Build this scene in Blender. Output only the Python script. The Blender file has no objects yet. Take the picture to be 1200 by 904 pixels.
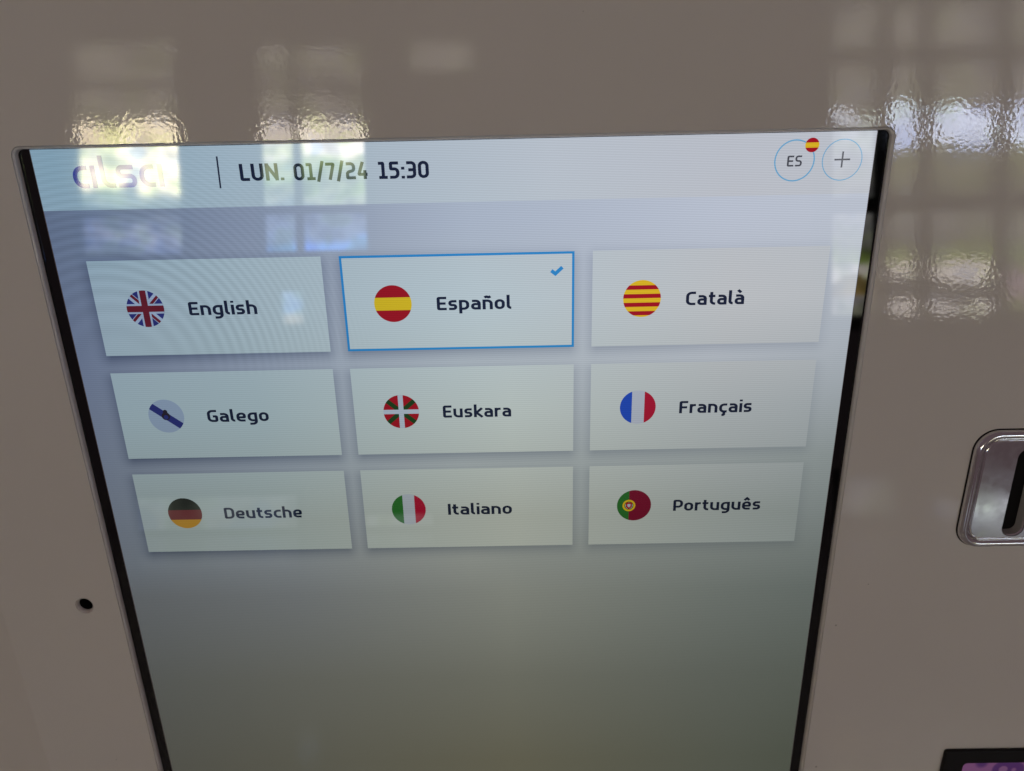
import bpy, bmesh, math
from mathutils import Matrix, Vector

# ------------------------------------------------------------------ camera, world, exposure
scene = bpy.context.scene
COL = scene.collection
MM = 0.001

TILT = math.radians(16.0)                 # the kiosk front leans back by this much
ORIGIN = Vector((0, 0, 1.2))              # middle of the language tiles on the screen
FRAME = Matrix.Translation(ORIGIN) @ Matrix.Rotation(math.pi / 2 - TILT, 4, 'X')

cam_data = bpy.data.cameras.new('camera')
cam = bpy.data.objects.new('camera', cam_data)
COL.objects.link(cam)
scene.camera = cam
Rw = ((0.9997655, 0.0192769, 0.0098658), (-0.0031187, 0.5790173, -0.8153093), (-0.0214292, 0.8150873, 0.5789416))
m = Matrix(Rw).to_4x4()
m.translation = Vector((0.02039918, -0.21054301, 1.36026035))
cam.matrix_world = m
cam_data.sensor_fit = 'HORIZONTAL'
cam_data.sensor_width = 36.0
cam_data.lens = 36.0 * 850 / 1200
cam_data.clip_start = 0.005
cam_data.clip_end = 100
cam_data.dof.use_dof = True
cam_data.dof.focus_distance = 0.256
cam_data.dof.aperture_fstop = 13.0

world = bpy.data.worlds.new('World')
scene.world = world
world.use_nodes = True
wn, wl = world.node_tree.nodes, world.node_tree.links
bg = wn['Background']
tc = wn.new('ShaderNodeTexCoord')
sx = wn.new('ShaderNodeSeparateXYZ')
wl.new(tc.outputs['Generated'], sx.inputs[0])
mr = wn.new('ShaderNodeMapRange')
mr.inputs['From Min'].default_value = -1.0
mr.inputs['From Max'].default_value = 1.0
wl.new(sx.outputs['Z'], mr.inputs['Value'])
rp = wn.new('ShaderNodeValToRGB')
wl.new(mr.outputs[0], rp.inputs[0])
rp.color_ramp.elements[0].position = 0.30
rp.color_ramp.elements[0].color = (0.070, 0.050, 0.054, 1)   # dim floor of the hall
rp.color_ramp.elements[1].position = 0.62
rp.color_ramp.elements[1].color = (0.106, 0.076, 0.083, 1)   # dim walls and ceiling
wl.new(rp.outputs[0], bg.inputs['Color'])
bg.inputs['Strength'].default_value = 1.0

scene.view_settings.view_transform = 'Standard'
scene.view_settings.look = 'None'
scene.view_settings.exposure = 0.0
scene.view_settings.gamma = 1.0
scene.view_settings.use_curve_mapping = False
scene.render.engine = 'CYCLES'
scene.cycles.max_bounces = 8
scene.cycles.transparent_max_bounces = 12
scene.cycles.use_denoising = True
scene.cycles.use_adaptive_sampling = False


# ------------------------------------------------------------------ helpers
def link(o, parent=None):
    COL.objects.link(o)
    if parent is not None:
        o.parent = parent
    return o


def thing(name, label, cat, at=(0, 0, 0), group=None, frame=FRAME):
    """An Empty carrying a thing; its parts keep coordinates of the kiosk front minus `at` (mm)."""
    o = bpy.data.objects.new(name, None)
    COL.objects.link(o)
    o.empty_display_size = 0.02
    o.matrix_world = frame @ Matrix.Translation(Vector(at) * MM)
    o['label'] = label
    o['category'] = cat
    if group:
        o['group'] = group
    return o


def mesh_obj(name, verts, faces, mats, parent=None, mat_ids=None, smooth=None, scale=MM, label=None):
    me = bpy.data.meshes.new(name)
    me.from_pydata([(v[0] * scale, v[1] * scale, v[2] * scale) for v in verts], [], faces)
    for mt in (mats if isinstance(mats, (list, tuple)) else [mats]):
        me.materials.append(mt)
    if mat_ids:
        for p, i in zip(me.polygons, mat_ids):
            p.material_index = i
    if smooth is not None:
        for i, p in enumerate(me.polygons):
            p.use_smooth = smooth if isinstance(smooth, bool) else smooth[i]
    me.update()
    o = bpy.data.objects.new(name, me)
    link(o, parent)
    if label:
        o['label'] = label
    return o


def rrect(x0, x1, y0, y1, r, z, seg=8):
    """Counter-clockwise rounded rectangle loop."""
    pts = []
    for cx, cy, a0 in ((x1 - r, y1 - r, 0), (x0 + r, y1 - r, 90), (x0 + r, y0 + r, 180), (x1 - r, y0 + r, 270)):
        for k in range(seg + 1):
            a = math.radians(a0 + 90.0 * k / seg)
            pts.append((cx + r * math.cos(a), cy + r * math.sin(a), z))
    return pts


def circle(cx, cy, r, z, n=48):
    return [(cx + r * math.cos(2 * math.pi * k / n), cy + r * math.sin(2 * math.pi * k / n), z) for k in range(n)]


class Mesh:
    def __init__(self):
        self.v, self.f, self.m, self.s = [], [], [], []

    def face(self, pts, mat=0, smooth=False):
        b = len(self.v)
        self.v += pts
        self.f.append(list(range(b, b + len(pts))))
        self.m.append(mat)
        self.s.append(smooth)

    def loop(self, pts):
        b = len(self.v)
        self.v += pts
        return list(range(b, b + len(pts)))

    def bridge(self, a, b, mat=0, smooth=True, closed=True):
        n = len(a)
        for i in range(n if closed else n - 1):
            j = (i + 1) % n
            self.f.append([a[i], a[j], b[j], b[i]])
            self.m.append(mat)
            self.s.append(smooth)

    def fill(self, loops, mat=0, flip=False):
        """Flat fill of an outer loop with holes (all in one plane)."""
        bm = bmesh.new()
        idx, edges = {}, []
        for lp in loops:
            vs = [bm.verts.new(self.v[i]) for i in lp]
            for v, i in zip(vs, lp):
                idx[v] = i
            for k in range(len(vs)):
                edges.append(bm.edges.new((vs[k], vs[(k + 1) % len(vs)])))
        res = bmesh.ops.triangle_fill(bm, edges=edges, use_beauty=True, normal=(0, 0, 1))
        for fc in [g for g in res['geom'] if isinstance(g, bmesh.types.BMFace)]:
            ids = [idx[v] for v in fc.verts]
            fc.normal_update()
            up = fc.normal.z > 0
            if up == flip:
                ids.reverse()
            self.f.append(ids)
            self.m.append(mat)
            self.s.append(False)
        bm.free()

    def build(self, name, mats, parent=None, label=None, scale=MM):
        return mesh_obj(name, self.v, self.f, mats, parent, self.m, self.s, scale, label)


# ------------------------------------------------------------------ node helpers
def new_mat(name):
    mt = bpy.data.materials.new(name)
    mt.use_nodes = True
    nt = mt.node_tree
    return mt, nt.nodes, nt.links


def math_node(N, L, op, a, b=None, c=None, clamp=False):
    n = N.new('ShaderNodeMath')
    n.operation = op
    n.use_clamp = clamp
    for i, x in enumerate((a, b, c)):
        if x is None:
            continue
        if isinstance(x, (int, float)):
            n.inputs[i].default_value = x
        else:
            L.new(x, n.inputs[i])
    return n.outputs[0]


def ramp(N, L, fac, stops, interp='LINEAR'):
    n = N.new('ShaderNodeValToRGB')
    cr = n.color_ramp
    cr.interpolation = interp
    stops = sorted(stops, key=lambda s: s[0])
    while len(cr.elements) < len(stops):
        cr.elements.new(0.5)
    for e, (p, c) in zip(cr.elements, stops):
        e.position = p
        e.color = (c[0], c[1], c[2], 1)
    L.new(fac, n.inputs[0])
    return n.outputs[0]


def mul_col(N, L, a, b):
    n = N.new('ShaderNodeMix')
    n.data_type = 'RGBA'
    n.blend_type = 'MULTIPLY'
    n.inputs[0].default_value = 1.0
    for i, x in ((6, a), (7, b)):
        if isinstance(x, (tuple, list)):
            n.inputs[i].default_value = (x[0], x[1], x[2], 1)
        else:
            L.new(x, n.inputs[i])
    return n.outputs[2]


# ------------------------------------------------------------------ materials: housing
def white_lacquer():
    mt, N, L = new_mat('white_powder_coat')
    b = N['Principled BSDF']
    tc = N.new('ShaderNodeTexCoord')
    # faint dirt and handling marks on white paint
    n1 = N.new('ShaderNodeTexNoise')
    n1.inputs['Scale'].default_value = 6
    n1.inputs['Detail'].default_value = 5
    L.new(tc.outputs['Object'], n1.inputs['Vector'])
    col = ramp(N, L, n1.outputs['Fac'], [(0.3, (0.695, 0.648, 0.612)), (0.7, (0.745, 0.697, 0.663))])
    vs = N.new('ShaderNodeTexVoronoi')           # dust specks
    vs.inputs['Scale'].default_value = 95
    L.new(tc.outputs['Object'], vs.inputs['Vector'])
    sc_ = N.new('ShaderNodeSeparateColor')
    L.new(vs.outputs['Color'], sc_.inputs[0])
    pick = math_node(N, L, 'GREATER_THAN', sc_.outputs[0], .86)
    size = math_node(N, L, 'MULTIPLY_ADD', sc_.outputs[1], .035, .012)
    spot = math_node(N, L, 'MULTIPLY', pick, math_node(N, L, 'LESS_THAN', vs.outputs['Distance'], size))
    mp = N.new('ShaderNodeMapping')              # short hairline scuffs
    mp.inputs['Rotation'].default_value = (0, 0, -.5)
    mp.inputs['Scale'].default_value = (9, 75, 9)
    L.new(tc.outputs['Object'], mp.inputs['Vector'])
    v2 = N.new('ShaderNodeTexVoronoi')
    v2.inputs['Scale'].default_value = 3.2
    L.new(mp.outputs[0], v2.inputs['Vector'])
    s2 = N.new('ShaderNodeSeparateColor')
    L.new(v2.outputs['Color'], s2.inputs[0])
    scuff = math_node(N, L, 'MULTIPLY', math_node(N, L, 'GREATER_THAN', s2.outputs[0], .965), math_node(N, L, 'LESS_THAN', v2.outputs['Distance'], .09))
    mark = math_node(N, L, 'MAXIMUM', math_node(N, L, 'MULTIPLY', spot, .55), math_node(N, L, 'MULTIPLY', scuff, .13))
    dirt = N.new('ShaderNodeMix')
    dirt.data_type = 'RGBA'
    L.new(mark, dirt.inputs[0])
    L.new(col, dirt.inputs[6])
    dirt.inputs[7].default_value = (.22, .19, .16, 1)
    L.new(dirt.outputs[2], b.inputs['Base Color'])
    b.inputs['Roughness'].default_value = 0.5
    b.inputs['Specular IOR Level'].default_value = 0.0
    b.inputs['Coat Weight'].default_value = 1.0
    b.inputs['Coat Roughness'].default_value = 0.03
    b.inputs['Coat IOR'].default_value = 1.52
    # orange peel of the coat: two wavelengths
    na = N.new('ShaderNodeTexNoise')
    na.inputs['Scale'].default_value = 760
    na.inputs['Detail'].default_value = 2.0
    na.inputs['Roughness'].default_value = 0.4
    nb = N.new('ShaderNodeTexNoise')
    nb.inputs['Scale'].default_value = 150
    nb.inputs['Detail'].default_value = 0.0
    L.new(tc.outputs['Object'], na.inputs['Vector'])
    L.new(tc.outputs['Object'], nb.inputs['Vector'])
    h = math_node(N, L, 'MULTIPLY_ADD', nb.outputs['Fac'], .7, na.outputs['Fac'])
    bp = N.new('ShaderNodeBump')
    bp.inputs['Strength'].default_value = 1.0
    bp.inputs['Distance'].default_value = 1.25e-5
    L.new(h, bp.inputs['Height'])
    L.new(bp.outputs[0], b.inputs['Coat Normal'])
    return mt


def simple(name, col, rough, metal=0.0, spec=0.5, coat=0.0):
    mt, N, L = new_mat(name)
    b = N['Principled BSDF']
    tc = N.new('ShaderNodeTexCoord')
    n1 = N.new('ShaderNodeTexNoise')
    n1.inputs['Scale'].default_value = 60
    n1.inputs['Detail'].default_value = 4
    L.new(tc.outputs['Object'], n1.inputs['Vector'])
    lo = tuple(c * 0.9 for c in col)
    hi = tuple(min(1, c * 1.08) for c in col)
    L.new(ramp(N, L, n1.outputs['Fac'], [(0.3, lo), (0.7, hi)]), b.inputs['Base Color'])
    L.new(math_node(N, L, 'MULTIPLY_ADD', n1.outputs['Fac'], rough * 0.4, rough * 0.8), b.inputs['Roughness'])
    b.inputs['Metallic'].default_value = metal
    b.inputs['Specular IOR Level'].default_value = spec
    b.inputs['Coat Weight'].default_value = coat
    return mt


def chrome():
    mt, N, L = new_mat('polished_steel')
    b = N['Principled BSDF']
    tc = N.new('ShaderNodeTexCoord')
    n1 = N.new('ShaderNodeTexNoise')
    n1.inputs['Scale'].default_value = 200
    n1.inputs['Detail'].default_value = 3
    L.new(tc.outputs['Object'], n1.inputs['Vector'])
    b.inputs['Base Color'].default_value = (0.74, 0.725, 0.735, 1)
    b.inputs['Metallic'].default_value = 1.0
    L.new(ramp(N, L, n1.outputs['Fac'], [(0.35, (0.07,) * 3), (0.75, (0.14,) * 3)]), b.inputs['Roughness'])
    bp = N.new('ShaderNodeBump')
    bp.inputs['Distance'].default_value = 4e-6
    L.new(n1.outputs['Fac'], bp.inputs['Height'])
    L.new(bp.outputs[0], b.inputs['Normal'])
    return mt


def cover_glass_mat():
    """Clear cover bonded to the display; the gloss of the stack sits in the display's own surface."""
    mt, N, L = new_mat('cover_glass')
    N.remove(N['Principled BSDF'])
    tr = N.new('ShaderNodeBsdfTransparent')
    tr.inputs['Color'].default_value = (.985, .99, .988, 1)
    L.new(tr.outputs[0], N['Material Output'].inputs['Surface'])
    return mt


def glossy_face(N, L, b):
    """Glass-smooth face with faint finger grease."""
    b.inputs['Specular IOR Level'].default_value = 0.5
    b.inputs['IOR'].default_value = 1.52
    tc = N.new('ShaderNodeTexCoord')
    n1 = N.new('ShaderNodeTexNoise')
    n1.inputs['Scale'].default_value = 22
    n1.inputs['Detail'].default_value = 5
    L.new(tc.outputs['Object'], n1.inputs['Vector'])
    L.new(ramp(N, L, n1.outputs['Fac'], [(0.4, (0.02,) * 3), (0.75, (0.05,) * 3)]), b.inputs['Roughness'])


def black_border():
    mt, N, L = new_mat('black_glass_border')
    b = N['Principled BSDF']
    b.inputs['Base Color'].default_value = (.0025, .0025, .003, 1)
    glossy_face(N, L, b)
    return mt


LACQUER = white_lacquer()
CHROME = chrome()
BLACK_INK = black_border()
BLACK_PLASTIC = simple('black_plastic', (0.005, 0.0045, 0.005), 0.4, spec=0.25)
DARK_HOLE = simple('dark_cavity', (0.010, 0.009, 0.009), 0.8, spec=0.1)  # near-black colour stands in for the shade inside the hole and slot
SLOT_GREY = simple('grey_slot_plastic', (0.42, 0.40, 0.39), 0.3)
GLASS = cover_glass_mat()


# ------------------------------------------------------------------ materials: what the display shows, with its painted off-angle falloff
def ui_nodes(N, L):
    """Coordinates for the off-angle falloff painted over the display (mm on the screen), with pixel rows."""
    tc = N.new('ShaderNodeTexCoord')
    sp = N.new('ShaderNodeSeparateXYZ')
    L.new(tc.outputs['Object'], sp.inputs[0])
    x = math_node(N, L, 'MULTIPLY', sp.outputs['X'], 1000.0)
    y = math_node(N, L, 'MULTIPLY', sp.outputs['Y'], 1000.0)
    fx = math_node(N, L, 'MULTIPLY_ADD', x, 1 / 280.0, 0.5)          # 0 at -140, 1 at +140
    return x, y, fx


def fxp(u): return (u + 140) / 280.0


def pixel_rows(N, L, x, y):
    s1 = math_node(N, L, 'SINE', math_node(N, L, 'MULTIPLY_ADD', y, 8.2, math_node(N, L, 'MULTIPLY', x, 0.35)))
    dx = math_node(N, L, 'ADD', x, 122.0)
    dy = math_node(N, L, 'SUBTRACT', y, 18.0)
    r = math_node(N, L, 'SQRT', math_node(N, L, 'ADD', math_node(N, L, 'MULTIPLY', dx, dx), math_node(N, L, 'MULTIPLY', dy, dy)))
    s2 = math_node(N, L, 'SINE', math_node(N, L, 'MULTIPLY', math_node(N, L, 'MULTIPLY', r, r), 0.021))
    ring = math_node(N, L, 'SUBTRACT', 1.0, math_node(N, L, 'MULTIPLY', math_node(N, L, 'ABSOLUTE', math_node(N, L, 'SUBTRACT', r, 45.0)), 1 / 50.0), clamp=True)
    top = N.new('ShaderNodeMapRange')
    top.inputs['From Min'].default_value = 14.0
    top.inputs['From Max'].default_value = 30.0
    L.new(y, top.inputs['Value'])
    ring = math_node(N, L, 'MULTIPLY', ring, top.outputs[0])
    a = math_node(N, L, 'MULTIPLY_ADD', s1, 0.065, 1.0)
    return math_node(N, L, 'MULTIPLY_ADD', math_node(N, L, 'MULTIPLY', s2, ring), 0.075, a)


# display emission, linear, with off-angle falloff painted in: rows at a height (mm), stops across
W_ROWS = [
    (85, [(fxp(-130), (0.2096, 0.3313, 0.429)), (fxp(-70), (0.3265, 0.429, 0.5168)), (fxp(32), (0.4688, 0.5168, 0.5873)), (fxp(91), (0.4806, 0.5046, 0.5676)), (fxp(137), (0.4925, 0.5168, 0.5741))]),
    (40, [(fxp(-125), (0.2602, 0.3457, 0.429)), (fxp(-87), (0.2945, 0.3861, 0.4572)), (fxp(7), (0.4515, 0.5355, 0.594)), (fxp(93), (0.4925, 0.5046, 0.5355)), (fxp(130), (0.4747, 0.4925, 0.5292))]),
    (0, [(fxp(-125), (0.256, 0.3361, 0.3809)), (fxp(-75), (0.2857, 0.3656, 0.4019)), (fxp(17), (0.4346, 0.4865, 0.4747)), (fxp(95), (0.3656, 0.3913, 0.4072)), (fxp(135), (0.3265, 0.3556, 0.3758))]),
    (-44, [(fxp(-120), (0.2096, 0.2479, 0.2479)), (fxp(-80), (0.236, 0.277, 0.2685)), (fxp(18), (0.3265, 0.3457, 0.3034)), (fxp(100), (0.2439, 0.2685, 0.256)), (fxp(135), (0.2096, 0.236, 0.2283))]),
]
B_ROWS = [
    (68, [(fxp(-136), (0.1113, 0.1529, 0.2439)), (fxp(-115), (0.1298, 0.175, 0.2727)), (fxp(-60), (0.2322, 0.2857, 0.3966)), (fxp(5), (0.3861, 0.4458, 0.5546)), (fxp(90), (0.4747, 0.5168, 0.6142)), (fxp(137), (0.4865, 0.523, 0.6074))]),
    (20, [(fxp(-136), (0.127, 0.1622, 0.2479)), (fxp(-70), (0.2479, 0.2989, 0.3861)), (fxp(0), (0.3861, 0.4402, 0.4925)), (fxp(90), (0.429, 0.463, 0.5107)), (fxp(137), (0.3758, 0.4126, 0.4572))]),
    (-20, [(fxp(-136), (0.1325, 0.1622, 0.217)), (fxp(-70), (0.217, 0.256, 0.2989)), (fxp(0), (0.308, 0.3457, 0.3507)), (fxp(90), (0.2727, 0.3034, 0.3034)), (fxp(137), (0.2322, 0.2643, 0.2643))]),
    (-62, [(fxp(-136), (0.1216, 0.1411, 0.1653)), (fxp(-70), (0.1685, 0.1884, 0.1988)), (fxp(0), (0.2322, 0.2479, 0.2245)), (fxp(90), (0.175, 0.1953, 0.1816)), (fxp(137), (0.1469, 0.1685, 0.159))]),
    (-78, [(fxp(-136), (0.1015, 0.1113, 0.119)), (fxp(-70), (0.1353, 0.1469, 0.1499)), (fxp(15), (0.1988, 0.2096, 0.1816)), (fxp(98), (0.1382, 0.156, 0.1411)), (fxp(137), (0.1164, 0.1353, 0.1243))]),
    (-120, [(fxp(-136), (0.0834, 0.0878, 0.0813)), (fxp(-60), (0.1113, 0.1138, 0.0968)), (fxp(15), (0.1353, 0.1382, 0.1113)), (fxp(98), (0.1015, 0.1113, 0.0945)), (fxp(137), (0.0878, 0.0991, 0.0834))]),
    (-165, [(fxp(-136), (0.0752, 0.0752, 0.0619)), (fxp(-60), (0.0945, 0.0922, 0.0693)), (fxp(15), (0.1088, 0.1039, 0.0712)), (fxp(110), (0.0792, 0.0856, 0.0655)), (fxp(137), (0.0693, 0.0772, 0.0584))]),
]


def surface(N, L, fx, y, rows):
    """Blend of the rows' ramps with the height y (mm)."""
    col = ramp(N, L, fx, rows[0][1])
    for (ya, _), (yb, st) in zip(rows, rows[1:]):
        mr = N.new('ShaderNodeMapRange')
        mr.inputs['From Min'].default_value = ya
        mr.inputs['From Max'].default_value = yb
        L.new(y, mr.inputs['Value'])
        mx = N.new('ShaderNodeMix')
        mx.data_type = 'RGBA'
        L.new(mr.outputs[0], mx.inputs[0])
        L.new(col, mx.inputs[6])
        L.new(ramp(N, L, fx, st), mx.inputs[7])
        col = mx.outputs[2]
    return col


def ui_mat(name, col):
    mt, N, L = new_mat(name)
    b = N['Principled BSDF']
    b.inputs['Base Color'].default_value = (0, 0, 0, 1)
    glossy_face(N, L, b)
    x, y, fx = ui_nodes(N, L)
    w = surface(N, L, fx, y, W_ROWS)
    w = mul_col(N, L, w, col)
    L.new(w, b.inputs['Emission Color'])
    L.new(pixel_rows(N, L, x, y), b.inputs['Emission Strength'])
    return mt


TW, TH, PX, PY = 80.0, 33.7, 86.2, 40.2      # tile size and pitch


def background_mat():
    mt, N, L = new_mat('display_background')
    b = N['Principled BSDF']
    b.inputs['Base Color'].default_value = (0, 0, 0, 1)
    glossy_face(N, L, b)
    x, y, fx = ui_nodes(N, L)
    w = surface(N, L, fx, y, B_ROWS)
    # the drawn drop shadow of each of the 3 x 3 tiles
    ix = math_node(N, L, 'ROUND', math_node(N, L, 'DIVIDE', x, PX))
    ix = math_node(N, L, 'MAXIMUM', math_node(N, L, 'MINIMUM', ix, 1.0), -1.0)
    ys = math_node(N, L, 'ADD', y, 1.6)
    iy = math_node(N, L, 'ROUND', math_node(N, L, 'DIVIDE', ys, PY))
    iy = math_node(N, L, 'MAXIMUM', math_node(N, L, 'MINIMUM', iy, 1.0), -1.0)
    qx = math_node(N, L, 'SUBTRACT', math_node(N, L, 'ABSOLUTE', math_node(N, L, 'SUBTRACT', x, math_node(N, L, 'MULTIPLY', ix, PX))), TW / 2 - 2)
    qy = math_node(N, L, 'SUBTRACT', math_node(N, L, 'ABSOLUTE', math_node(N, L, 'SUBTRACT', ys, math_node(N, L, 'MULTIPLY', iy, PY))), TH / 2 - 2)
    qx = math_node(N, L, 'MAXIMUM', qx, 0.0)
    qy = math_node(N, L, 'MAXIMUM', qy, 0.0)
    d = math_node(N, L, 'SQRT', math_node(N, L, 'ADD', math_node(N, L, 'MULTIPLY', qx, qx), math_node(N, L, 'MULTIPLY', qy, qy)))
    sh = math_node(N, L, 'SUBTRACT', 1.0, math_node(N, L, 'DIVIDE', d, 7.5), clamp=True)
    sh = math_node(N, L, 'MULTIPLY', sh, sh)
    sh = math_node(N, L, 'MULTIPLY', sh, math_node(N, L, 'SUBTRACT', 1.05, math_node(N, L, 'MULTIPLY', fx, .75)))
    w = mul_col(N, L, w, ramp(N, L, sh, [(0.0, (1, 1, 1)), (1.0, (.30, .34, .44))]))
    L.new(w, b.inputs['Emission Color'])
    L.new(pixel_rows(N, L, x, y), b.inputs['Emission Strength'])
    return mt


UI = {
    'white': ui_mat('display_white', (1, 1, 1)),
    'tile': ui_mat('display_tile', (.98, .99, .98)),
    'ink': ui_mat('display_dark_ink', (.018, .028, .070)),
    'grey': ui_mat('display_grey', (.12, .12, .14)),
    'blue': ui_mat('display_bright_blue', (.055, .42, .92)),
    'cyan': ui_mat('display_pale_cyan', (.26, .68, 1.0)),
    'logo': ui_mat('display_logo_blue', (.02, .07, .55)),
    'red': ui_mat('display_red', (.66, .012, .028)),
    'yellow': ui_mat('display_yellow', (1.35, .82, .03)),
    'navy': ui_mat('display_navy', (.055, .06, .30)),
    'deepred': ui_mat('display_deep_red', (.34, .024, .045)),
    'green': ui_mat('display_green', (.025, .085, .02)),
    'itgreen': ui_mat('display_mid_green', (.045, .27, .045)),
    'black': ui_mat('display_black', (.02, .016, .016)),
    'gold': ui_mat('display_gold', (1.2, .50, .02)),
    'frblue': ui_mat('display_french_blue', (.03, .12, .80)),
    'frred': ui_mat('display_french_red', (.75, .015, .06)),
    'flagwhite': ui_mat('display_flag_white', (.86, .86, 1.0)),
    'pale': ui_mat('display_pale_grey', (.70, .72, .88)),
    'maroon': ui_mat('display_maroon', (.36, .012, .05)),
    'crest': ui_mat('display_crest', (.05, .03, .05)),
}
BACKGROUND = background_mat()

# ------------------------------------------------------------------ kiosk housing
Z = 2.5                                   # face of the panel stands 2.5 mm proud of the display
XL, XR, YB, YT = -188.4, 330.0, -1210.0, 420.0
GX, GT, GB = 140.6, 93.62, -402.0          # glass outline
HOLE = (-155.2, -79.7, 2.8)
SX0, SX1, SY0, SY1 = 202.6, 211.0, -54.0, -17.6   # card slot opening

kiosk = thing('kiosk_housing', 'white glossy powder-coated metal kiosk front panel around the touchscreen', 'kiosk', (0, 0, 0))
pm = Mesh()
outer = pm.loop([(XL, YB, Z), (XR, YB, Z), (XR, YT, Z), (XL, YT, Z)])
e = 0.06                                   # clearance between glass and cut-out
rings = []
for ins, dz in ((.9, 0.0), (.9 * (1 - math.sin(math.radians(30))), -.9 * (1 - math.cos(math.radians(30)))),
                (.9 * (1 - math.sin(math.radians(60))), -.9 * (1 - math.cos(math.radians(60)))), (0.0, -.9), (0.0, -6.0)):
    rings.append(pm.loop(rrect(-GX - e - ins, GX + e + ins, GB - e - ins, GT + e + ins, 2.3 + ins, Z + dz, 8)))
hr = []
for rr, dz in ((HOLE[2] + .8, 0), (HOLE[2] + .5, -.1), (HOLE[2] + .2, -.4), (HOLE[2], -1.1), (HOLE[2], -1.5)):
    hr.append(pm.loop(circle(HOLE[0], HOLE[1], rr, Z + dz, 40)))
pm.fill([outer, rings[0], hr[0], pm.loop(rrect(SX0 - 1, SX1 + 1, SY0 - 1, SY1 + 1, 4, Z, 8))])
for a, b in zip(rings, rings[1:]):
    pm.bridge(b, a)
for a, b in zip(hr, hr[1:]):
    pm.bridge(b, a)
pm.build('front_panel', LACQUER, kiosk)

# folded flanks of the same sheet: a soft bend, then a face that turns away
R_B, ANG, N_B = 4.0, math.radians(15), 8
for x_edge, sg in ((XL, -1), (XR, 1)):
    sm = Mesh()
    prof = []
    for k in range(N_B + 1):
        a = ANG * k / N_B
        prof.append((x_edge + sg * R_B * math.sin(a), Z - R_B * (1 - math.cos(a))))
    px_, pz_ = prof[-1]
    prof.append((px_ + sg * 150 * math.cos(ANG), pz_ - 150 * math.sin(ANG)))
    px_, pz_ = prof[-1]
    prof.append((px_, pz_ - 300))
    prev = None
    for k, (qx, qz) in enumerate(prof):
        cur = sm.loop([(qx, YB, qz), (qx, YT, qz)])
        if prev:
            q = [prev[0], prev[1], cur[1], cur[0]]
            sm.f.append(q if sg < 0 else q[::-1])
            sm.m.append(0)
            sm.s.append(k <= N_B)
        prev = cur
    sm.build('side_flank', LACQUER, kiosk)
hm = Mesh()
hm.bridge(hm.loop(circle(HOLE[0], HOLE[1], HOLE[2], Z - 7.0, 40)), hm.loop(circle(HOLE[0], HOLE[1], HOLE[2], Z - 1.5, 40)))
hm.face([(x, y, Z - 6.9) for x, y, z in circle(HOLE[0], HOLE[1], HOLE[2] + .5, 0, 24)])
hm.build('sensor_cavity', DARK_HOLE, kiosk)

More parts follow.
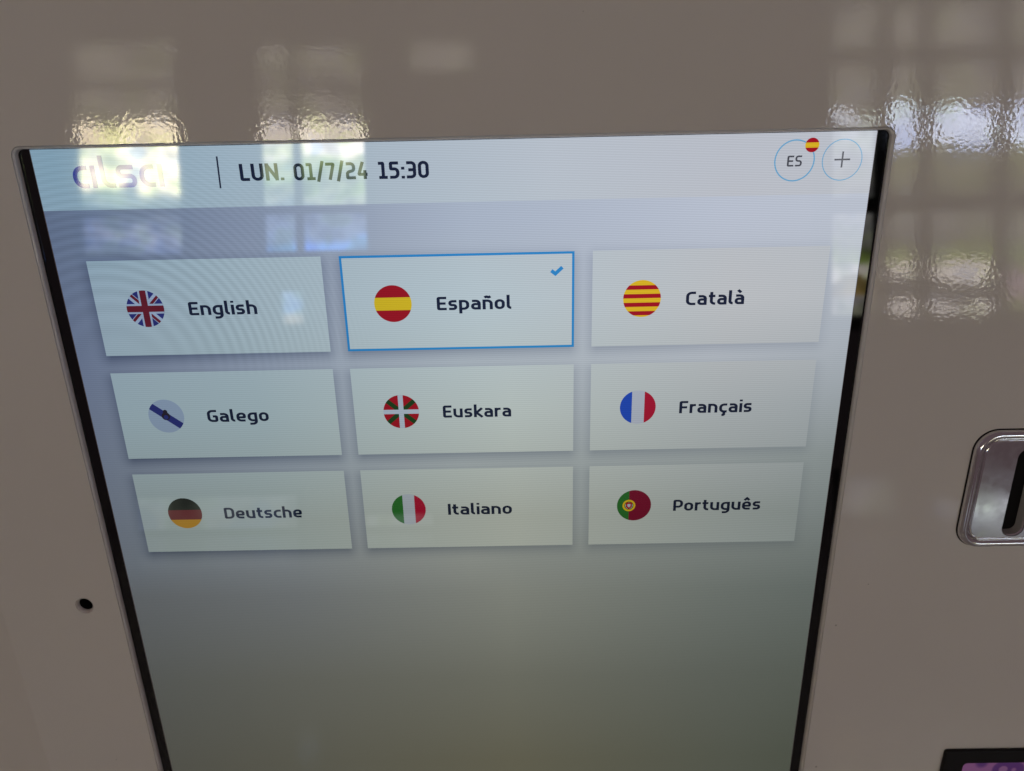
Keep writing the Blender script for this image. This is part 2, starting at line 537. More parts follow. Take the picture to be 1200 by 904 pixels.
# ------------------------------------------------------------------ stroke lettering
Hs = 0.089
b_, T_, X_ = Hs, 1 - Hs, .74 - Hs
RR = .22
GLYPH = {
    'E': (.55, [([(.55, T_), (Hs, T_), (Hs, b_), (.55, b_)], .06), ([(Hs, .5), (.50, .5)], 0)]),
    'F': (.53, [([(Hs, 0), (Hs, T_), (.53, T_)], .06), ([(Hs, .48), (.48, .48)], 0)]),
    'C': (.56, [([(.56, T_), (Hs, T_), (Hs, b_), (.56, b_)], .24)]),
    'G': (.63, [([(.58, T_), (Hs, T_), (Hs, b_), (.55, b_), (.55, .47), (.33, .47)], [0, .24, .24, .1, .05, 0])]),
    'D': (.64, [([(Hs, b_), (Hs, T_), (.56, T_), (.56, b_), (Hs, b_), (Hs, .2)], [0, .03, .26, .26, .03, 0])]),
    'P': (.60, [([(Hs, 0), (Hs, T_), (.53, T_), (.53, .37), (Hs, .37)], [0, .04, .22, .22, 0])]),
    'I': (.16, [([(Hs, 0), (Hs, 1)], 0)]),
    'L': (.48, [([(Hs, 1), (Hs, b_), (.48, b_)], .05)]),
    'U': (.62, [([(Hs, 1), (Hs, b_), (.62 - Hs, b_), (.62 - Hs, 1)], .24)]),
    'N': (.64, [([(Hs, 0), (Hs, 1)], 0), ([(.08, .93), (.56, .07)], 0), ([(.64 - Hs, 0), (.64 - Hs, 1)], 0)]),
    'S': (.58, [([(.54, T_), (Hs, T_), (Hs, .5), (.58 - Hs, .5), (.58 - Hs, b_), (.03, b_)], .17)]),
    'n': (.58, [([(Hs, 0), (Hs, .74)], 0), ([(Hs, X_), (.58 - Hs, X_), (.58 - Hs, 0)], RR)]),
    'h': (.58, [([(Hs, 0), (Hs, 1.05)], 0), ([(Hs, X_), (.58 - Hs, X_), (.58 - Hs, 0)], RR)]),
    'u': (.58, [([(Hs, .74), (Hs, b_), (.58 - Hs, b_)], RR), ([(.58 - Hs, .74), (.58 - Hs, 0)], 0)]),
    'g': (.58, [([(.58 - Hs, X_), (Hs, X_), (Hs, b_), (.58 - Hs, b_)], RR), ([(.58 - Hs, .74), (.58 - Hs, -.2), (.1, -.2)], RR)]),
    'p': (.58, [([(Hs, X_), (.58 - Hs, X_), (.58 - Hs, b_), (Hs, b_)], RR), ([(Hs, .74), (Hs, -.27)], 0)]),
    'a': (.55, [([(.06, X_), (.55 - Hs, X_), (.55 - Hs, 0)], .19), ([(.55 - Hs, .41), (Hs, .41), (Hs, b_), (.55 - Hs, b_)], .14)]),
    'o': (.58, [([(.29, X_), (Hs, X_), (Hs, b_), (.58 - Hs, b_), (.58 - Hs, X_), (.29, X_)], .2)]),
    'e': (.57, [([(Hs, .35), (.57 - Hs, .35), (.57 - Hs, X_), (Hs, X_), (Hs, b_), (.52, b_)], [0, .03, .15, .2, .2, 0])]),
    'c': (.48, [([(.48, X_), (Hs, X_), (Hs, b_), (.48, b_)], RR)]),
    's': (.50, [([(.47, X_), (Hs, X_), (Hs, .37), (.5 - Hs, .37), (.5 - Hs, b_), (.03, b_)], .13)]),
    'k': (.54, [([(Hs, 0), (Hs, 1.05)], 0), ([(.51, .74), (.16, .37), (.53, 0)], 0)]),
    'r': (.38, [([(Hs, 0), (Hs, .74)], 0), ([(Hs, .4), (Hs, X_), (.38, X_)], .2)]),
    't': (.40, [([(.16, .95), (.16, b_), (.40, b_)], .2), ([(0, X_), (.38, X_)], 0)]),
    'l': (.26, [([(Hs, 1.05), (Hs, b_), (.26, b_)], .17)]),
    'i': (.16, [([(Hs, 0), (Hs, .74)], 0), ([(Hs, .88), (Hs, 1.03)], 0)]),
    '0': (.58, [([(.29, T_), (Hs, T_), (Hs, b_), (.58 - Hs, b_), (.58 - Hs, T_), (.29, T_)], .21)]),
    '1': (.50, [([(.02, T_), (.27, T_), (.27, 0)], .03), ([(.04, b_), (.5, b_)], 0)]),
    '7': (.50, [([(.0, T_), (.44, T_), (.20, 0)], .04)]),
    '2': (.54, [([(.04, T_), (.54 - Hs, T_), (.54 - Hs, .52), (Hs, .42), (Hs, b_), (.54, b_)], [0, .18, .14, .14, .03, 0])]),
    '4': (.56, [([(.32, 1), (.08, .28), (.56, .28)], .04), ([(.42, .52), (.42, 0)], 0)]),
    '5': (.54, [([(.50, T_), (.09, T_), (.09, .57), (.54 - Hs, .57), (.54 - Hs, b_), (.02, b_)], [0, .04, .03, .2, .2, 0])]),
    '3': (.54, [([(.03, T_), (.54 - Hs, T_), (.54 - Hs, b_), (.02, b_)], .18), ([(.12, .5), (.46, .5)], 0)]),
    ':': (.16, [([(Hs, .0), (Hs, .16)], 0), ([(Hs, .52), (Hs, .68)], 0)]),
    '.': (.16, [([(Hs, .0), (Hs, .16)], 0)]),
    '/': (.40, [([(.05, -.1), (.35, 1.1)], 0)]),
}
GLYPH['\u00f1'] = (.58, GLYPH['n'][1] + [([(.12, .88), (.23, .96), (.35, .89), (.46, .97)], .06)])
GLYPH['\u00e0'] = (.55, GLYPH['a'][1] + [([(.16, 1.06), (.34, .87)], 0)])
GLYPH['\u00ea'] = (.57, GLYPH['e'][1] + [([(.13, .86), (.285, 1.03), (.44, .86)], 0)])
GLYPH['\u00e7'] = (.48, GLYPH['c'][1] + [([(.31, .04), (.31, -.2), (.17, -.2)], .06)])


def round_path(pts, rad):
    """Polyline with its corners rounded off."""
    out = [pts[0]]
    for i in range(1, len(pts) - 1):
        r = rad[i] if isinstance(rad, (list, tuple)) else rad
        p0, p1, p2 = (Vector(p) for p in (pts[i - 1], pts[i], pts[i + 1]))
        d0, d1 = (p0 - p1), (p2 - p1)
        l0, l1 = d0.length, d1.length
        d0.normalize()
        d1.normalize()
        ang = d0.angle(d1)
        if r <= 1e-6 or ang > math.pi - .02:
            out.append(tuple(p1))
            continue
        t = min(r / math.tan(ang / 2), l0 * .98 if i == 1 else l0 * .5, l1 * .98 if i == len(pts) - 2 else l1 * .5)
        a, c = p1 + d0 * t, p1 + d1 * t
        for k in range(9):
            # superelliptic corner, a little squarer than a circle
            s = k / 8.0
            q = p1 + d0 * t * (1 - math.sin(s * math.pi / 2)) ** 1.0 + d1 * t * (1 - math.cos(s * math.pi / 2)) ** 1.0
            out.append(tuple(q))
    out.append(pts[-1])
    res = [out[0]]
    for p in out[1:]:
        if (Vector(p) - Vector(res[-1])).length > 1e-5:
            res.append(p)
    return res


def stroke(M, pts, half, z, mat=0, sxy=(1, 1), at=(0, 0)):
    n = len(pts)
    P = [Vector(p) for p in pts]
    closed = (P[0] - P[-1]).length < 1e-5
    L_, R_ = [], []
    for i in range(n):
        if closed and i in (0, n - 1):
            d0, d1 = (P[-1] - P[-2]).normalized(), (P[1] - P[0]).normalized()
        else:
            d0 = (P[i] - P[i - 1]).normalized() if i else (P[1] - P[0]).normalized()
            d1 = (P[i + 1] - P[i]).normalized() if i < n - 1 else d0
        nn = Vector((-(d0.y + d1.y), d0.x + d1.x))
        nn.normalize()
        k = half / max(.35, nn.dot(Vector((-d1.y, d1.x))))
        for lst, sg in ((L_, 1), (R_, -1)):
            q = P[i] + nn * k * sg
            lst.append((at[0] + q.x * sxy[0], at[1] + q.y * sxy[1], z))
    a, b = M.loop(R_), M.loop(L_)
    M.bridge(a, b, mat, False, closed=False)


def lettering(name, text, x0, x1, base, cap, z, mat, parent, gap=.10, half=Hs):
    adv = [GLYPH[c][0] for c in text]
    # thin bits of optical spacing keep the strokes even; the rest stretches to the measured width
    tot = sum(adv) + gap * (len(text) - 1)
    s = (x1 - x0) / (tot * cap)
    M = Mesh()
    x = 0.0
    n = 0
    for c in text:
        for pts, rad in GLYPH[c][1]:
            stroke(M, round_path(pts, rad), half, z + .012 * (n % 3), 0, (cap * s, cap), (x0 + x * cap * s, base))
            n += 1
        x += GLYPH[c][0] + gap
    return M.build(name, mat, parent)


# ------------------------------------------------------------------ touchscreen
screen = thing('touchscreen', 'lit touchscreen showing nine language tiles with round flags', 'touchscreen', (0, 0, 0))
LX, LT, LB = 136.7, 93.45, -398.0
dm = Mesh()
dm.face([(-LX, LB, 0), (LX, LB, 0), (LX, LT, 0), (-LX, LT, 0)])
dm.build('display_panel', BACKGROUND, screen)
bz = Mesh()
bo = bz.loop(rrect(-GX, GX, GB, GT, 2.2, .34, 8))
bi = bz.loop(rrect(-LX, LX, LB, LT, .05, .34, 8))
bz.fill([bo, bi])
bz.build('bezel', BLACK_INK, screen)
gm = Mesh()
g0, g1, g2 = (gm.loop(rrect(-GX + i, GX - i, GB + i, GT - i, 2.2 - i, z, 8)) for i, z in ((0, .5), (0, 1.1), (.15, 1.25)))
gm.bridge(g0, g1)
gm.bridge(g1, g2)
gm.fill([g2])
gm.build('cover_glass', GLASS, screen)

hd = Mesh()
hd.face([(-LX, 74.0, .06), (LX, 74.0, .06), (LX, LT - .02, .06), (-LX, LT - .02, .06)])
header = hd.build('header_bar', UI['white'], screen)
s_ = Mesh()
s_.face([(-76.85, 80.1, .12), (-76.3, 80.1, .12), (-76.05, 90.1, .12), (-76.6, 90.1, .12)])
s_.build('divider', UI['ink'], header)
lettering('weekday', 'LUN.', -69.6, -55.3, 82.2, 5.4, .12, UI['ink'], header)
lettering('date', '01/7/24', -51.9, -27.8, 82.0, 5.4, .12, UI['ink'], header)
lettering('clock_time', '15:30', -24.3, -7.7, 81.9, 5.4, .12, UI['ink'], header)

# blue word mark: open bowl + stem, l with tail, s, open bowl + stem
lg = Mesh()


def lg_stroke(pts, rad, k):
    stroke(lg, round_path(pts, rad), .72, .12 + .012 * (k % 3))


lg_stroke([(-119.6, 87.4), (-123.7, 87.4), (-123.7, 81.7), (-119.6, 81.7)], 2.6, 0)
lg_stroke([(-117.7, 88.1), (-117.7, 81.0)], 0, 1)
lg_stroke([(-114.6, 91.2), (-114.6, 81.7), (-110.9, 81.7)], 2.4, 2)
lg_stroke([(-104.4, 87.4), (-109.4, 87.4), (-109.4, 84.6), (-104.4, 84.6), (-104.4, 81.7), (-109.9, 81.7)], 1.35, 0)
lg_stroke([(-97.7, 87.4), (-101.8, 87.4), (-101.8, 81.7), (-97.7, 81.7)], 2.6, 1)
lg_stroke([(-95.6, 88.1), (-95.6, 81.0)], 0, 2)
lg.build('logo', UI['logo'], header)


def clip_poly(poly, clip):
    """Sutherland-Hodgman against a convex counter-clockwise polygon."""
    out = list(poly)
    n = len(clip)
    for i in range(n):
        ax, ay = clip[i]
        bx, by = clip[(i + 1) % n]
        inp, out = out, []
        if not inp:
            break
        side = lambda p: (bx - ax) * (p[1] - ay) - (by - ay) * (p[0] - ax)
        for k in range(len(inp)):
            p, q = inp[k - 1], inp[k]
            sp, sq = side(p), side(q)
            if (sp >= 0) != (sq >= 0):
                t = sp / (sp - sq)
                out.append((p[0] + t * (q[0] - p[0]), p[1] + t * (q[1] - p[1])))
            if sq >= 0:
                out.append(q)
    return out


def rect(x0, x1, y0, y1):
    return [(x0, y0), (x1, y0), (x1, y1), (x0, y1)]


def bar(ax, ay, bx, by, w):
    d = Vector((bx - ax, by - ay)).normalized()
    n = Vector((-d.y, d.x)) * w / 2
    return [(ax - n.x, ay - n.y), (bx - n.x, by - n.y), (bx + n.x, by + n.y), (ax + n.x, ay + n.y)]


def disc(x, y, r, n=20):
    return [(x + r * math.cos(2 * math.pi * k / n), y + r * math.sin(2 * math.pi * k / n)) for k in range(n)]


def flag_layers(kind):
    """Layers (polygon, colour) on the unit disc, later ones on top."""
    full = rect(-1, 1, -1, 1)
    if kind == 'spanish':
        return [(full, 'red'), (rect(-1, 1, -.36, .34), 'yellow')]
    if kind == 'british':
        ls = [(full, 'navy')]
        for s in (1, -1):
            ls.append((bar(-1, -s, 1, s, .34), 'flagwhite'))
        for ax, ay in ((-1, 1), (1, 1), (1, -1), (-1, -1)):
            d = Vector((ay, -ax)).normalized() * .06
            ls.append((bar(d.x, d.y, ax + d.x, ay + d.y, .15), 'deepred'))
        ls += [(rect(-1, 1, -.27, .27), 'flagwhite'), (rect(-.27, .27, -1, 1), 'flagwhite'),
               (rect(-1, 1, -.17, .17), 'deepred'), (rect(-.17, .17, -1, 1), 'deepred')]
        return ls
    if kind == 'catalan':
        ls = [(full, 'yellow')]
        for k in range(4):
            y = .72 - k * .465
            ls.append((rect(-1, 1, y - .225, y), 'red'))
        return ls
    if kind == 'galician':
        return [(full, 'pale'), (bar(-1.05, .82, 1.05, -.82, .40), 'navy'), (disc(-.02, .0, .24), 'crest'), (disc(-.02, .26, .13), 'crest'), (disc(-.02, -.06, .13), 'navy')]
    if kind == 'basque':
        return [(full, 'red'), (bar(-1, -.86, 1, .86, .26), 'green'), (bar(-1, .86, 1, -.86, .26), 'green'),
                (rect(-1, 1, -.13, .13), 'flagwhite'), (rect(-.14, .14, -1, 1), 'flagwhite')]
    if kind == 'french':
        return [(full, 'flagwhite'), (rect(-1, -.34, -1, 1), 'frblue'), (rect(.36, 1, -1, 1), 'frred')]
    if kind == 'german':
        return [(full, 'black'), (rect(-1, 1, -1, .22), 'deepred'), (rect(-1, 1, -1, -.42), 'gold')]
    if kind == 'italian':
        return [(full, 'flagwhite'), (rect(-1, -.33, -1, 1), 'itgreen'), (rect(.36, 1, -1, 1), 'frred')]
    if kind == 'portuguese':
        sh = [(-.12, .14), (-.12, -.06), (0, -.17), (.12, -.06), (.12, .14)]
        sh = [(x - .30, y) for x, y in reversed(sh)]
        return [(full, 'maroon'), (rect(-1, -.30, -1, 1), 'itgreen'), (disc(-.30, 0, .38), 'yellow'), (disc(-.30, 0, .27), 'itgreen'),
                (disc(-.30, 0, .22), 'flagwhite'), ([(a * 1.5 + .15, b * 1.5) for a, b in sh], 'red'), ([(a * .75 - .075, b * .75) for a, b in sh], 'flagwhite')]


def flag(kind, cx, cy, r, z, parent, label=None):
    ring = [(math.cos(2 * math.pi * k / 56), math.sin(2 * math.pi * k / 56)) for k in range(56)]
    M, mats = Mesh(), []
    for i, (poly, col) in enumerate(flag_layers(kind)):
        q = clip_poly(poly, ring)
        if len(q) < 3:
            continue
        if UI[col] not in mats:
            mats.append(UI[col])
        M.face([(cx + r * p[0], cy + r * p[1], z + .012 * i) for p in q], mats.index(UI[col]))
    return M.build('flag', mats, parent, label)


TILES = [
    (0, 0, 'English', 'british', -94.0, -70.2), (1, 0, 'Espa\u00f1ol', 'spanish', -7.6, 18.2), (2, 0, 'Catal\u00e0', 'catalan', 78.6, 98.7),
    (0, 1, 'Galego', 'galician', -94.0, -71.5), (1, 1, 'Euskara', 'basque', -7.6, 17.3), (2, 1, 'Fran\u00e7ais', 'french', 78.5, 104.8),
    (0, 2, 'Deutsche', 'german', -93.9, -64.0), (1, 2, 'Italiano', 'italian', -7.8, 16.7), (2, 2, 'Portugu\u00eas', 'portuguese', 78.4, 111.6),
]
for cx_, cy_, word, kind, tx0, tx1 in TILES:
    x, y = (cx_ - 1) * PX, (1 - cy_) * PY
    M = Mesh()
    M.face([(x - TW / 2, y - TH / 2, .06), (x + TW / 2, y - TH / 2, .06), (x + TW / 2, y + TH / 2, .06), (x - TW / 2, y + TH / 2, .06)])
    tile = M.build('language_tile', UI['tile'], screen, 'pale tile with a round %s flag and the word %s' % (kind, word))
    flag(kind, x - 22.8, y, 6.5, .10, tile)
    lettering('lettering', word, tx0, tx1, y - 2.65, 4.75, .12, UI['ink'], tile)
    if kind == 'spanish':
        fm = Mesh()
        o_ = fm.loop([(x - TW / 2, y - TH / 2, .12), (x + TW / 2, y - TH / 2, .12), (x + TW / 2, y + TH / 2, .12), (x - TW / 2, y + TH / 2, .12)])
        i_ = fm.loop([(x - TW / 2 + .8, y - TH / 2 + .8, .12), (x + TW / 2 - .8, y - TH / 2 + .8, .12), (x + TW / 2 - .8, y + TH / 2 - .8, .12), (x - TW / 2 + .8, y + TH / 2 - .8, .12)])
        fm.bridge(o_, i_, 0, False)
        fm.build('selection_frame', UI['blue'], tile)
        ck = Mesh()
        stroke(ck, [(32.1, 50.6), (33.5, 49.5), (35.9, 51.7)], .62, .12)
        ck.build('check_mark', UI['blue'], tile)


def ring_button(cx, cy, r, w, mat):
    M = Mesh()
    M.bridge(M.loop(circle(cx, cy, r, .12, 72)), M.loop(circle(cx, cy, r - w, .12, 72)), 0, False)
    return M.build('round_button', mat, screen)


bt = ring_button(111.1, 84.8, 6.55, .42, UI['cyan'])
bt['label'] = 'blue ring button reading ES with a small Spanish flag'
lettering('lettering', 'ES', 108.7, 113.6, 82.9, 3.5, .12, UI['grey'], bt, half=.075)
flag('spanish', 116.3, 89.5, 2.25, .15, bt)
bt = ring_button(126.5, 84.7, 6.5, .28, UI['cyan'])
bt['label'] = 'thin blue ring button with a plus sign'
M = Mesh()
stroke(M, [(124.0, 84.8), (129.1, 84.8)], .27, .12)
stroke(M, [(126.55, 82.3), (126.55, 87.3)], .27, .135)
M.build('plus_sign', UI['grey'], bt)

# ------------------------------------------------------------------ card slot
CX0, CX1, CY0, CY1 = 186.6, 228.6, -58.6, -10.4
card = thing('card_slot', 'polished steel card slot plate at the right edge of the panel', 'card slot', (CX0 + 21, CY0, Z))


def rel(pts, o):
    return [(p[0] - o[0], p[1] - o[1], p[2] - o[2]) for p in pts]


OC = (CX0 + 21, CY0, Z)
cm = Mesh()
prof = [(0, 0.02), (.05, 1.0), (.35, 1.9), (.9, 2.5), (1.6, 2.75), (2.3, 2.6), (2.8, 2.1), (3.1, 1.2), (3.25, .7), (3.6, .7), (3.75, 1.3), (4.3, 1.65)]
cr = [cm.loop(rel(rrect(CX0 + i, CX1 - i, CY0 + i, CY1 - i, 8.2 - i * .8, Z + h, 10), OC)) for i, h in prof]
for a, b in zip(cr, cr[1:]):
    cm.bridge(a, b)
sl = [cm.loop(rel(rrect(SX0 + i, SX1 - i, SY0 + i, SY1 - i, 3.6 - i, Z + h, 8), OC)) for i, h in ((0, 1.65), (.15, 1.35), (.5, .9))]
cm.fill([cr[-1], sl[0]])
for a, b in zip(sl, sl[1:]):
    cm.bridge(b, a)
gk = Mesh()
ga, gb, gc = (gk.loop(rel(rrect(CX0 - i, CX1 + i, CY0 - i, CY1 + i, 8.2 + i, Z + h, 10), OC)) for i, h in ((.32, .02), (.26, .35), (-.3, .35)))
gk.bridge(ga, gb)
gk.bridge(gb, gc)
gk.build('dark_outline_ring', BLACK_PLASTIC, card)  # black ring added to draw the dark shaded outline round the plate
cm.build('face_plate', CHROME, card)
lm_ = Mesh()
ll = [lm_.loop(rel(rrect(SX0 + i, SX1 - i, SY0 + i, SY1 - i, 3.6 - i, Z + h, 8), OC)) for i, h in ((.5, .9), (.7, -.8), (.9, -2.2))]
for a, b in zip(ll, ll[1:]):
    lm_.bridge(b, a)
lm_.build('slot_throat', SLOT_GREY, card)
km = Mesh()
km.fill([km.loop(rel(rrect(SX0, SX1, SY0, SY1, 3.0, Z - 2.15, 8), OC))])
km.build('slot_depth', DARK_HOLE, card)

# ------------------------------------------------------------------ payment terminal, lower right corner
PX0, PX1, PY0, PY1 = 201.0, 281.0, -290.0, -160.0
OT = (PX0 + 40, PY0, Z)
term = thing('payment_terminal', 'black framed payment terminal with a purple screen in the lower right corner', 'payment terminal', OT)
tm = Mesh()
tr_ = [tm.loop(rel(rrect(PX0 + i, PX1 - i, PY0 + i, PY1 - i, 1.4, Z + h, 6), OT)) for i, h in ((0, 0.02), (0, 1.2), (.4, 1.6))]
for a, b in zip(tr_, tr_[1:]):
    tm.bridge(a, b)
ti = tm.loop(rel(rrect(PX0 + 8.6, PX1 - 8.6, PY0 + 22, PY1 - 6.6, 2.0, Z + 1.6, 6), OT))
ti2 = tm.loop(rel(rrect(PX0 + 8.6, PX1 - 8.6, PY0 + 22, PY1 - 6.6, 2.0, Z + .6, 6), OT))
tm.fill([tr_[-1], ti])
tm.bridge(ti2, ti)
tm.build('casing', BLACK_PLASTIC, term)
mt, N, L = new_mat('purple_terminal_screen')
N.remove(N['Principled BSDF'])
tcn = N.new('ShaderNodeTexCoord')
vo = N.new('ShaderNodeTexVoronoi')
vo.inputs['Scale'].default_value = 95
L.new(tcn.outputs['Object'], vo.inputs['Vector'])
colr = ramp(N, L, vo.outputs['Distance'], [(.0, (.13, .058, .125)), (.16, (.13, .058, .125)), (.2, (.055, .02, .08)), (.42, (.058, .024, .085)), (.5, (.135, .055, .125)), (1, (.14, .056, .13))])
em = N.new('ShaderNodeEmission')
L.new(colr, em.inputs['Color'])
L.new(em.outputs[0], N['Material Output'].inputs['Surface'])
ts = Mesh()
ts.fill([ts.loop(rel(rrect(PX0 + 8.4, PX1 - 8.4, PY0 + 21.8, PY1 - 6.4, 2.0, Z + .7, 6), OT))])
ts.build('purple_screen', mt, term)


# ------------------------------------------------------------------ daylight windows behind the photographer, plus added low glowing panes (seen only as reflections)
FRAME_PAINT = simple('dark_window_frame', (0.05, 0.045, 0.04), 0.5)


def daylight_mat(name, z0, z1, stops, jitter=.05, nscale=3.0, seed=0.0, vary=1.0):
    """What a pane lets in: bands of sky, street and greenery by height (metres), broken up by noise."""
    mt, N, L = new_mat(name)
    N.remove(N['Principled BSDF'])
    ge = N.new('ShaderNodeNewGeometry')
    sp = N.new('ShaderNodeSeparateXYZ')
    L.new(ge.outputs['Position'], sp.inputs[0])
    mp = N.new('ShaderNodeVectorMath')
    mp.operation = 'ADD'
    mp.inputs[1].default_value = (seed, seed * 2.3, seed * .7)
    L.new(ge.outputs['Position'], mp.inputs[0])
    no = N.new('ShaderNodeTexNoise')
    no.inputs['Scale'].default_value = nscale
    no.inputs['Detail'].default_value = 3
    L.new(mp.outputs[0], no.inputs['Vector'])
    f = math_node(N, L, 'DIVIDE', math_node(N, L, 'SUBTRACT', sp.outputs['Z'], z0), z1 - z0)
    f = math_node(N, L, 'ADD', f, math_node(N, L, 'MULTIPLY', math_node(N, L, 'SUBTRACT', no.outputs['Fac'], .5), jitter * 4))
    mx = max(max(c) for _, c in stops)
    col = ramp(N, L, f, [((z - z0) / (z1 - z0), tuple(v / mx for v in c)) for z, c in stops])
    no2 = N.new('ShaderNodeTexNoise')
    no2.inputs['Scale'].default_value = nscale * 2.2
    no2.inputs['Detail'].default_value = 5
    L.new(mp.outputs[0], no2.inputs['Vector'])
    col = mul_col(N, L, col, ramp(N, L, no2.outputs['Fac'], [(.38, (.50, .50, .53)), (.56, (1.0, 1.0, 1.0))]))
    no3 = N.new('ShaderNodeTexNoise')
    no3.inputs['Scale'].default_value = nscale * 1.6
    no3.inputs['Detail'].default_value = 1
    mp3 = N.new('ShaderNodeVectorMath')
    mp3.operation = 'ADD'
    mp3.inputs[1].default_value = (7.7 + seed, 3.1, 5.9)
    L.new(ge.outputs['Position'], mp3.inputs[0])
    L.new(mp3.outputs[0], no3.inputs['Vector'])
    col = mul_col(N, L, col, ramp(N, L, no3.outputs['Fac'], [(p, tuple(1 - (1 - v) * vary for v in c)) for p, c in ((.34, (.55, .62, .40)), (.42, (.85, .95, .62)), (.5, (1, 1, 1)), (.58, (1, .95, .85)), (.66, (.62, .72, .95)))]))
    em = N.new('ShaderNodeEmission')
    em.inputs['Strength'].default_value = mx
    L.new(col, em.inputs['Color'])
    L.new(em.outputs[0], N['Material Output'].inputs['Surface'])
    return mt


def box(M, x0, x1, y0, y1, z0, z1):
    v = [(x0, y0, z0), (x1, y0, z0), (x1, y1, z0), (x0, y1, z0), (x0, y0, z1), (x1, y0, z1), (x1, y1, z1), (x0, y1, z1)]
    b = len(M.v)
    M.v += v
    for f in ((3, 2, 1, 0), (4, 5, 6, 7), (0, 1, 5, 4), (1, 2, 6, 5), (2, 3, 7, 6), (3, 0, 4, 7)):
        M.f.append([b + i for i in f])
        M.m.append(0)
        M.s.append(False)


YW = -4.5


def window(label, xs, zs, mats, bw=.05):
    """Frame bars between the grid lines xs (metres across) and zs (height), a pane in each opening."""
    o = bpy.data.objects.new('shop_window', None)
    COL.objects.link(o)
    o['label'], o['category'], o['group'] = label, 'window', 'daylight windows behind the photographer'
    o.location = (xs[0], YW, zs[0])
    ox, oz = xs[0], zs[0]
    for x in xs:
        M = Mesh()
        box(M, x - bw / 2 - ox, x + bw / 2 - ox, -.04, .04, -bw / 2, zs[-1] - oz + bw / 2)
        M.build('mullion', FRAME_PAINT, o, scale=1)
    for i in range(len(xs) - 1):
        for z in zs:
            M = Mesh()
            box(M, xs[i] + bw / 2 - ox, xs[i + 1] - bw / 2 - ox, -.035, .035, z - bw / 2 - oz, z + bw / 2 - oz)
            M.build('transom', FRAME_PAINT, o, scale=1)
        for j in range(len(zs) - 1):
            M = Mesh()
            box(M, xs[i] + bw / 2 - ox, xs[i + 1] - bw / 2 - ox, -.006, .006, zs[j] + bw / 2 - oz, zs[j + 1] - bw / 2 - oz)
            M.build('pane', mats[i % len(mats)], o, scale=1)
    return o


DAY_L = daylight_mat('daylight_left', 1.8, 3.25, [
    (1.80, (.8, .9, 1.3)), (1.90, (1.6, 2.0, 3.6)), (1.98, (4.2, 4.4, 6.0)), (2.05, (1.2, 1.4, 2.2)), (2.12, (1.5, 1.7, 1.9)), (2.20, (4.0, 4.6, 3.6)), (2.25, (5, 5.4, 4)),
    (2.30, (36, 31, 21)), (2.66, (19, 16, 11.5)), (2.70, (2.0, 1.8, 1.5)), (3.22, (1.5, 1.35, 1.25))], jitter=.045, nscale=4, seed=3.1)
DAY_M = daylight_mat('daylight_middle', 1.8, 3.25, [
    (1.80, (1.0, 4.0, 13)), (1.88, (1.4, 4.2, 12)), (1.94, (1.8, 2.8, 5.2)), (2.03, (2.0, 2.6, 4.2)), (2.10, (1.2, 1.5, 2.4)), (2.16, (4.6, 5.0, 4.2)),
    (2.30, (5.2, 6.4, 3.6)), (2.44, (7, 8, 4.4)), (2.48, (19, 17, 14.5)), (2.64, (16, 14, 12)), (2.69, (2.0, 1.8, 1.6)), (3.22, (1.5, 1.35, 1.25))], jitter=.042, nscale=3.6, seed=1.7)
TOP = [(2.24, (1.3, 1.35, .8)), (2.30, (2.2, 2.2, 1.3)), (2.42, (3.0, 3.1, 2.2)), (2.45, (11, 12.5, 16.5)), (2.67, (11, 12.5, 17)), (2.69, (1.9, 1.75, 1.55)), (3.4, (1.4, 1.3, 1.2))]
MID = [(1.80, (1.3, 1.5, .6)), (1.88, (1.7, 1.65, 1.5)), (2.02, (1.9, 1.85, 1.8)), (2.15, (1.1, 1.05, 1.0))]
DAY_R = daylight_mat('daylight_right', 1.3, 3.4, [
    (1.30, (.6, .55, .5)), (1.36, (6.5, 6.0, 5.8)), (1.42, (6.5, 6.0, 5.8)), (1.46, (.35, .34, .33)), (1.56, (.4, .38, .36)),
    (1.60, (8, 7.4, 7.0)), (1.67, (7, 6.2, 5.6)), (1.72, (2.2, 2.7, .8))] + MID + TOP, jitter=.03, nscale=3.0, seed=6.4, vary=.75)
DAY_R0 = daylight_mat('daylight_right_first', 1.3, 3.4, [
    (1.30, (2.6, 2.4, 2.3)), (1.47, (2.6, 2.4, 2.3)), (1.50, (2.6, 1.7, .6)), (1.57, (2.2, 1.5, .6)), (1.60, (6, 5.5, 5)), (1.68, (5, 4.6, 4.2)), (1.72, (2.2, 2.7, .8))] + MID + [
    (2.30, (1.3, 1.3, 1.2)), (2.52, (3.5, 3.6, 4)), (2.56, (1.3, 1.25, 1.1)), (2.60, (9, 9.6, 11)), (2.66, (9, 9.6, 11)), (2.69, (1.9, 1.75, 1.55)), (3.4, (1.4, 1.3, 1.2))], jitter=.05, nscale=4.0, seed=2.4, vary=.75)
DAY_R3 = daylight_mat('daylight_right_last', 1.3, 3.4, [
    (1.30, (1.6, 1.7, .7)), (1.44, (1.6, 1.8, .7)), (1.48, (2.4, 1.7, 2.0)), (1.60, (2.6, 1.9, 2.2)), (1.66, (1.2, 1.5, .5)), (1.72, (2.2, 2.7, .8))] + MID + TOP, jitter=.03, nscale=3.0, seed=4.2, vary=.75)
LOW_GLOW = daylight_mat('low_glow', 0.0, 1.0, [(0, (.9, .95, 1.1)), (.5, (.8, .85, 1.0)), (1.0, (.4, .4, .42))], jitter=.03, nscale=2, seed=9.2)  # added low glowing panes, standing in for pale light off the floor

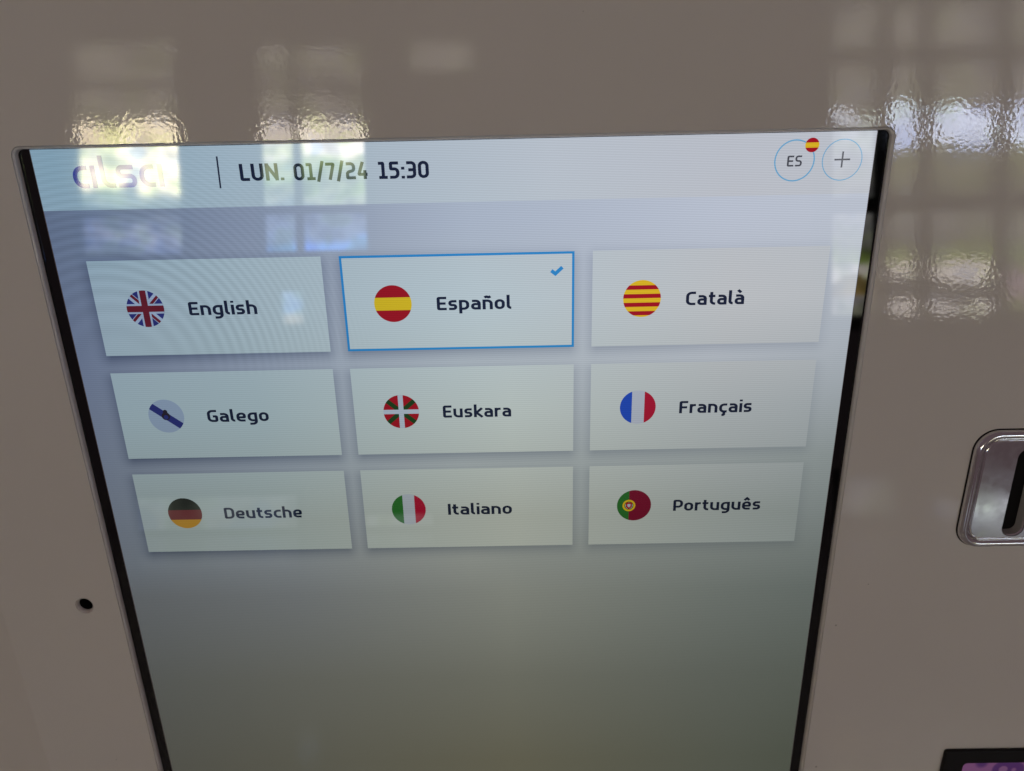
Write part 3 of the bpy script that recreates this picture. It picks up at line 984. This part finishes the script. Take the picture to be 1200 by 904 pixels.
window('daylit window mirrored above and in the screen top left corner', [-2.82, -2.12], [1.82, 2.12, 2.92, 3.21], [DAY_L])
window('daylit window mirrored behind the date on the screen', [-1.63, -1.38, -.92], [1.82, 2.11, 2.88, 3.17], [DAY_M])
window('small daylit top light mirrored in the panel above the screen middle', [-.66, -.20], [2.94, 3.17], [DAY_M])
window('daylit barred window mirrored in the panel right of the screen', [2.0, 2.37, 2.64, 3.13, 3.62, 4.1], [1.31, 2.06, 3.0, 3.36], [DAY_R0, DAY_R, DAY_R, DAY_R3, DAY_R3], .10)
DAY_S = daylight_mat('daylight_small', 1.3, 1.7, [(1.3, (5, 3.6, 2.2)), (1.42, (4, 3.6, 3.4)), (1.46, (1.6, 3.4, 8)), (1.6, (3, 4.2, 7))], jitter=.05, nscale=6, seed=5)
window('small bright window mirrored beside the word English', [-1.53, -1.36], [1.36, 1.60], [DAY_S], .03)
window('low glowing pane, added for the pale patch mirrored in the lower left of the screen', [-2.55, -1.45], [.01, .26], [LOW_GLOW], .03)
window('narrow glowing pane, added for the pale column mirrored in the lower middle of the screen', [-1.03, -.55], [.01, .12], [LOW_GLOW], .03)
window('low glowing pane, added for the pale streak mirrored in the panel left of the card slot', [2.12, 2.5], [.02, .32], [LOW_GLOW])
window('low glowing pane added for the bright reflection in the steel card slot plate', [2.72, 3.9], [.005, .15], [LOW_GLOW], .02)

# polished hall floor in front of the kiosk (seen only as reflections)
mt, N, L = new_mat('polished_floor')
b = N['Principled BSDF']
tcn = N.new('ShaderNodeTexCoord')
no = N.new('ShaderNodeTexNoise')
no.inputs['Scale'].default_value = 3
no.inputs['Detail'].default_value = 6
L.new(tcn.outputs['Object'], no.inputs['Vector'])
L.new(ramp(N, L, no.outputs['Fac'], [(.3, (.42, .40, .38)), (.7, (.50, .48, .46))]), b.inputs['Base Color'])
b.inputs['Roughness'].default_value = .12
M = Mesh()
M.face([(-6, -6, 0), (6, -6, 0), (6, 2, 0), (-6, 2, 0)])
fl = M.build('floor', mt, None, scale=1)
fl['kind'] = 'structure'
fl['label'] = 'polished pale floor of the hall'
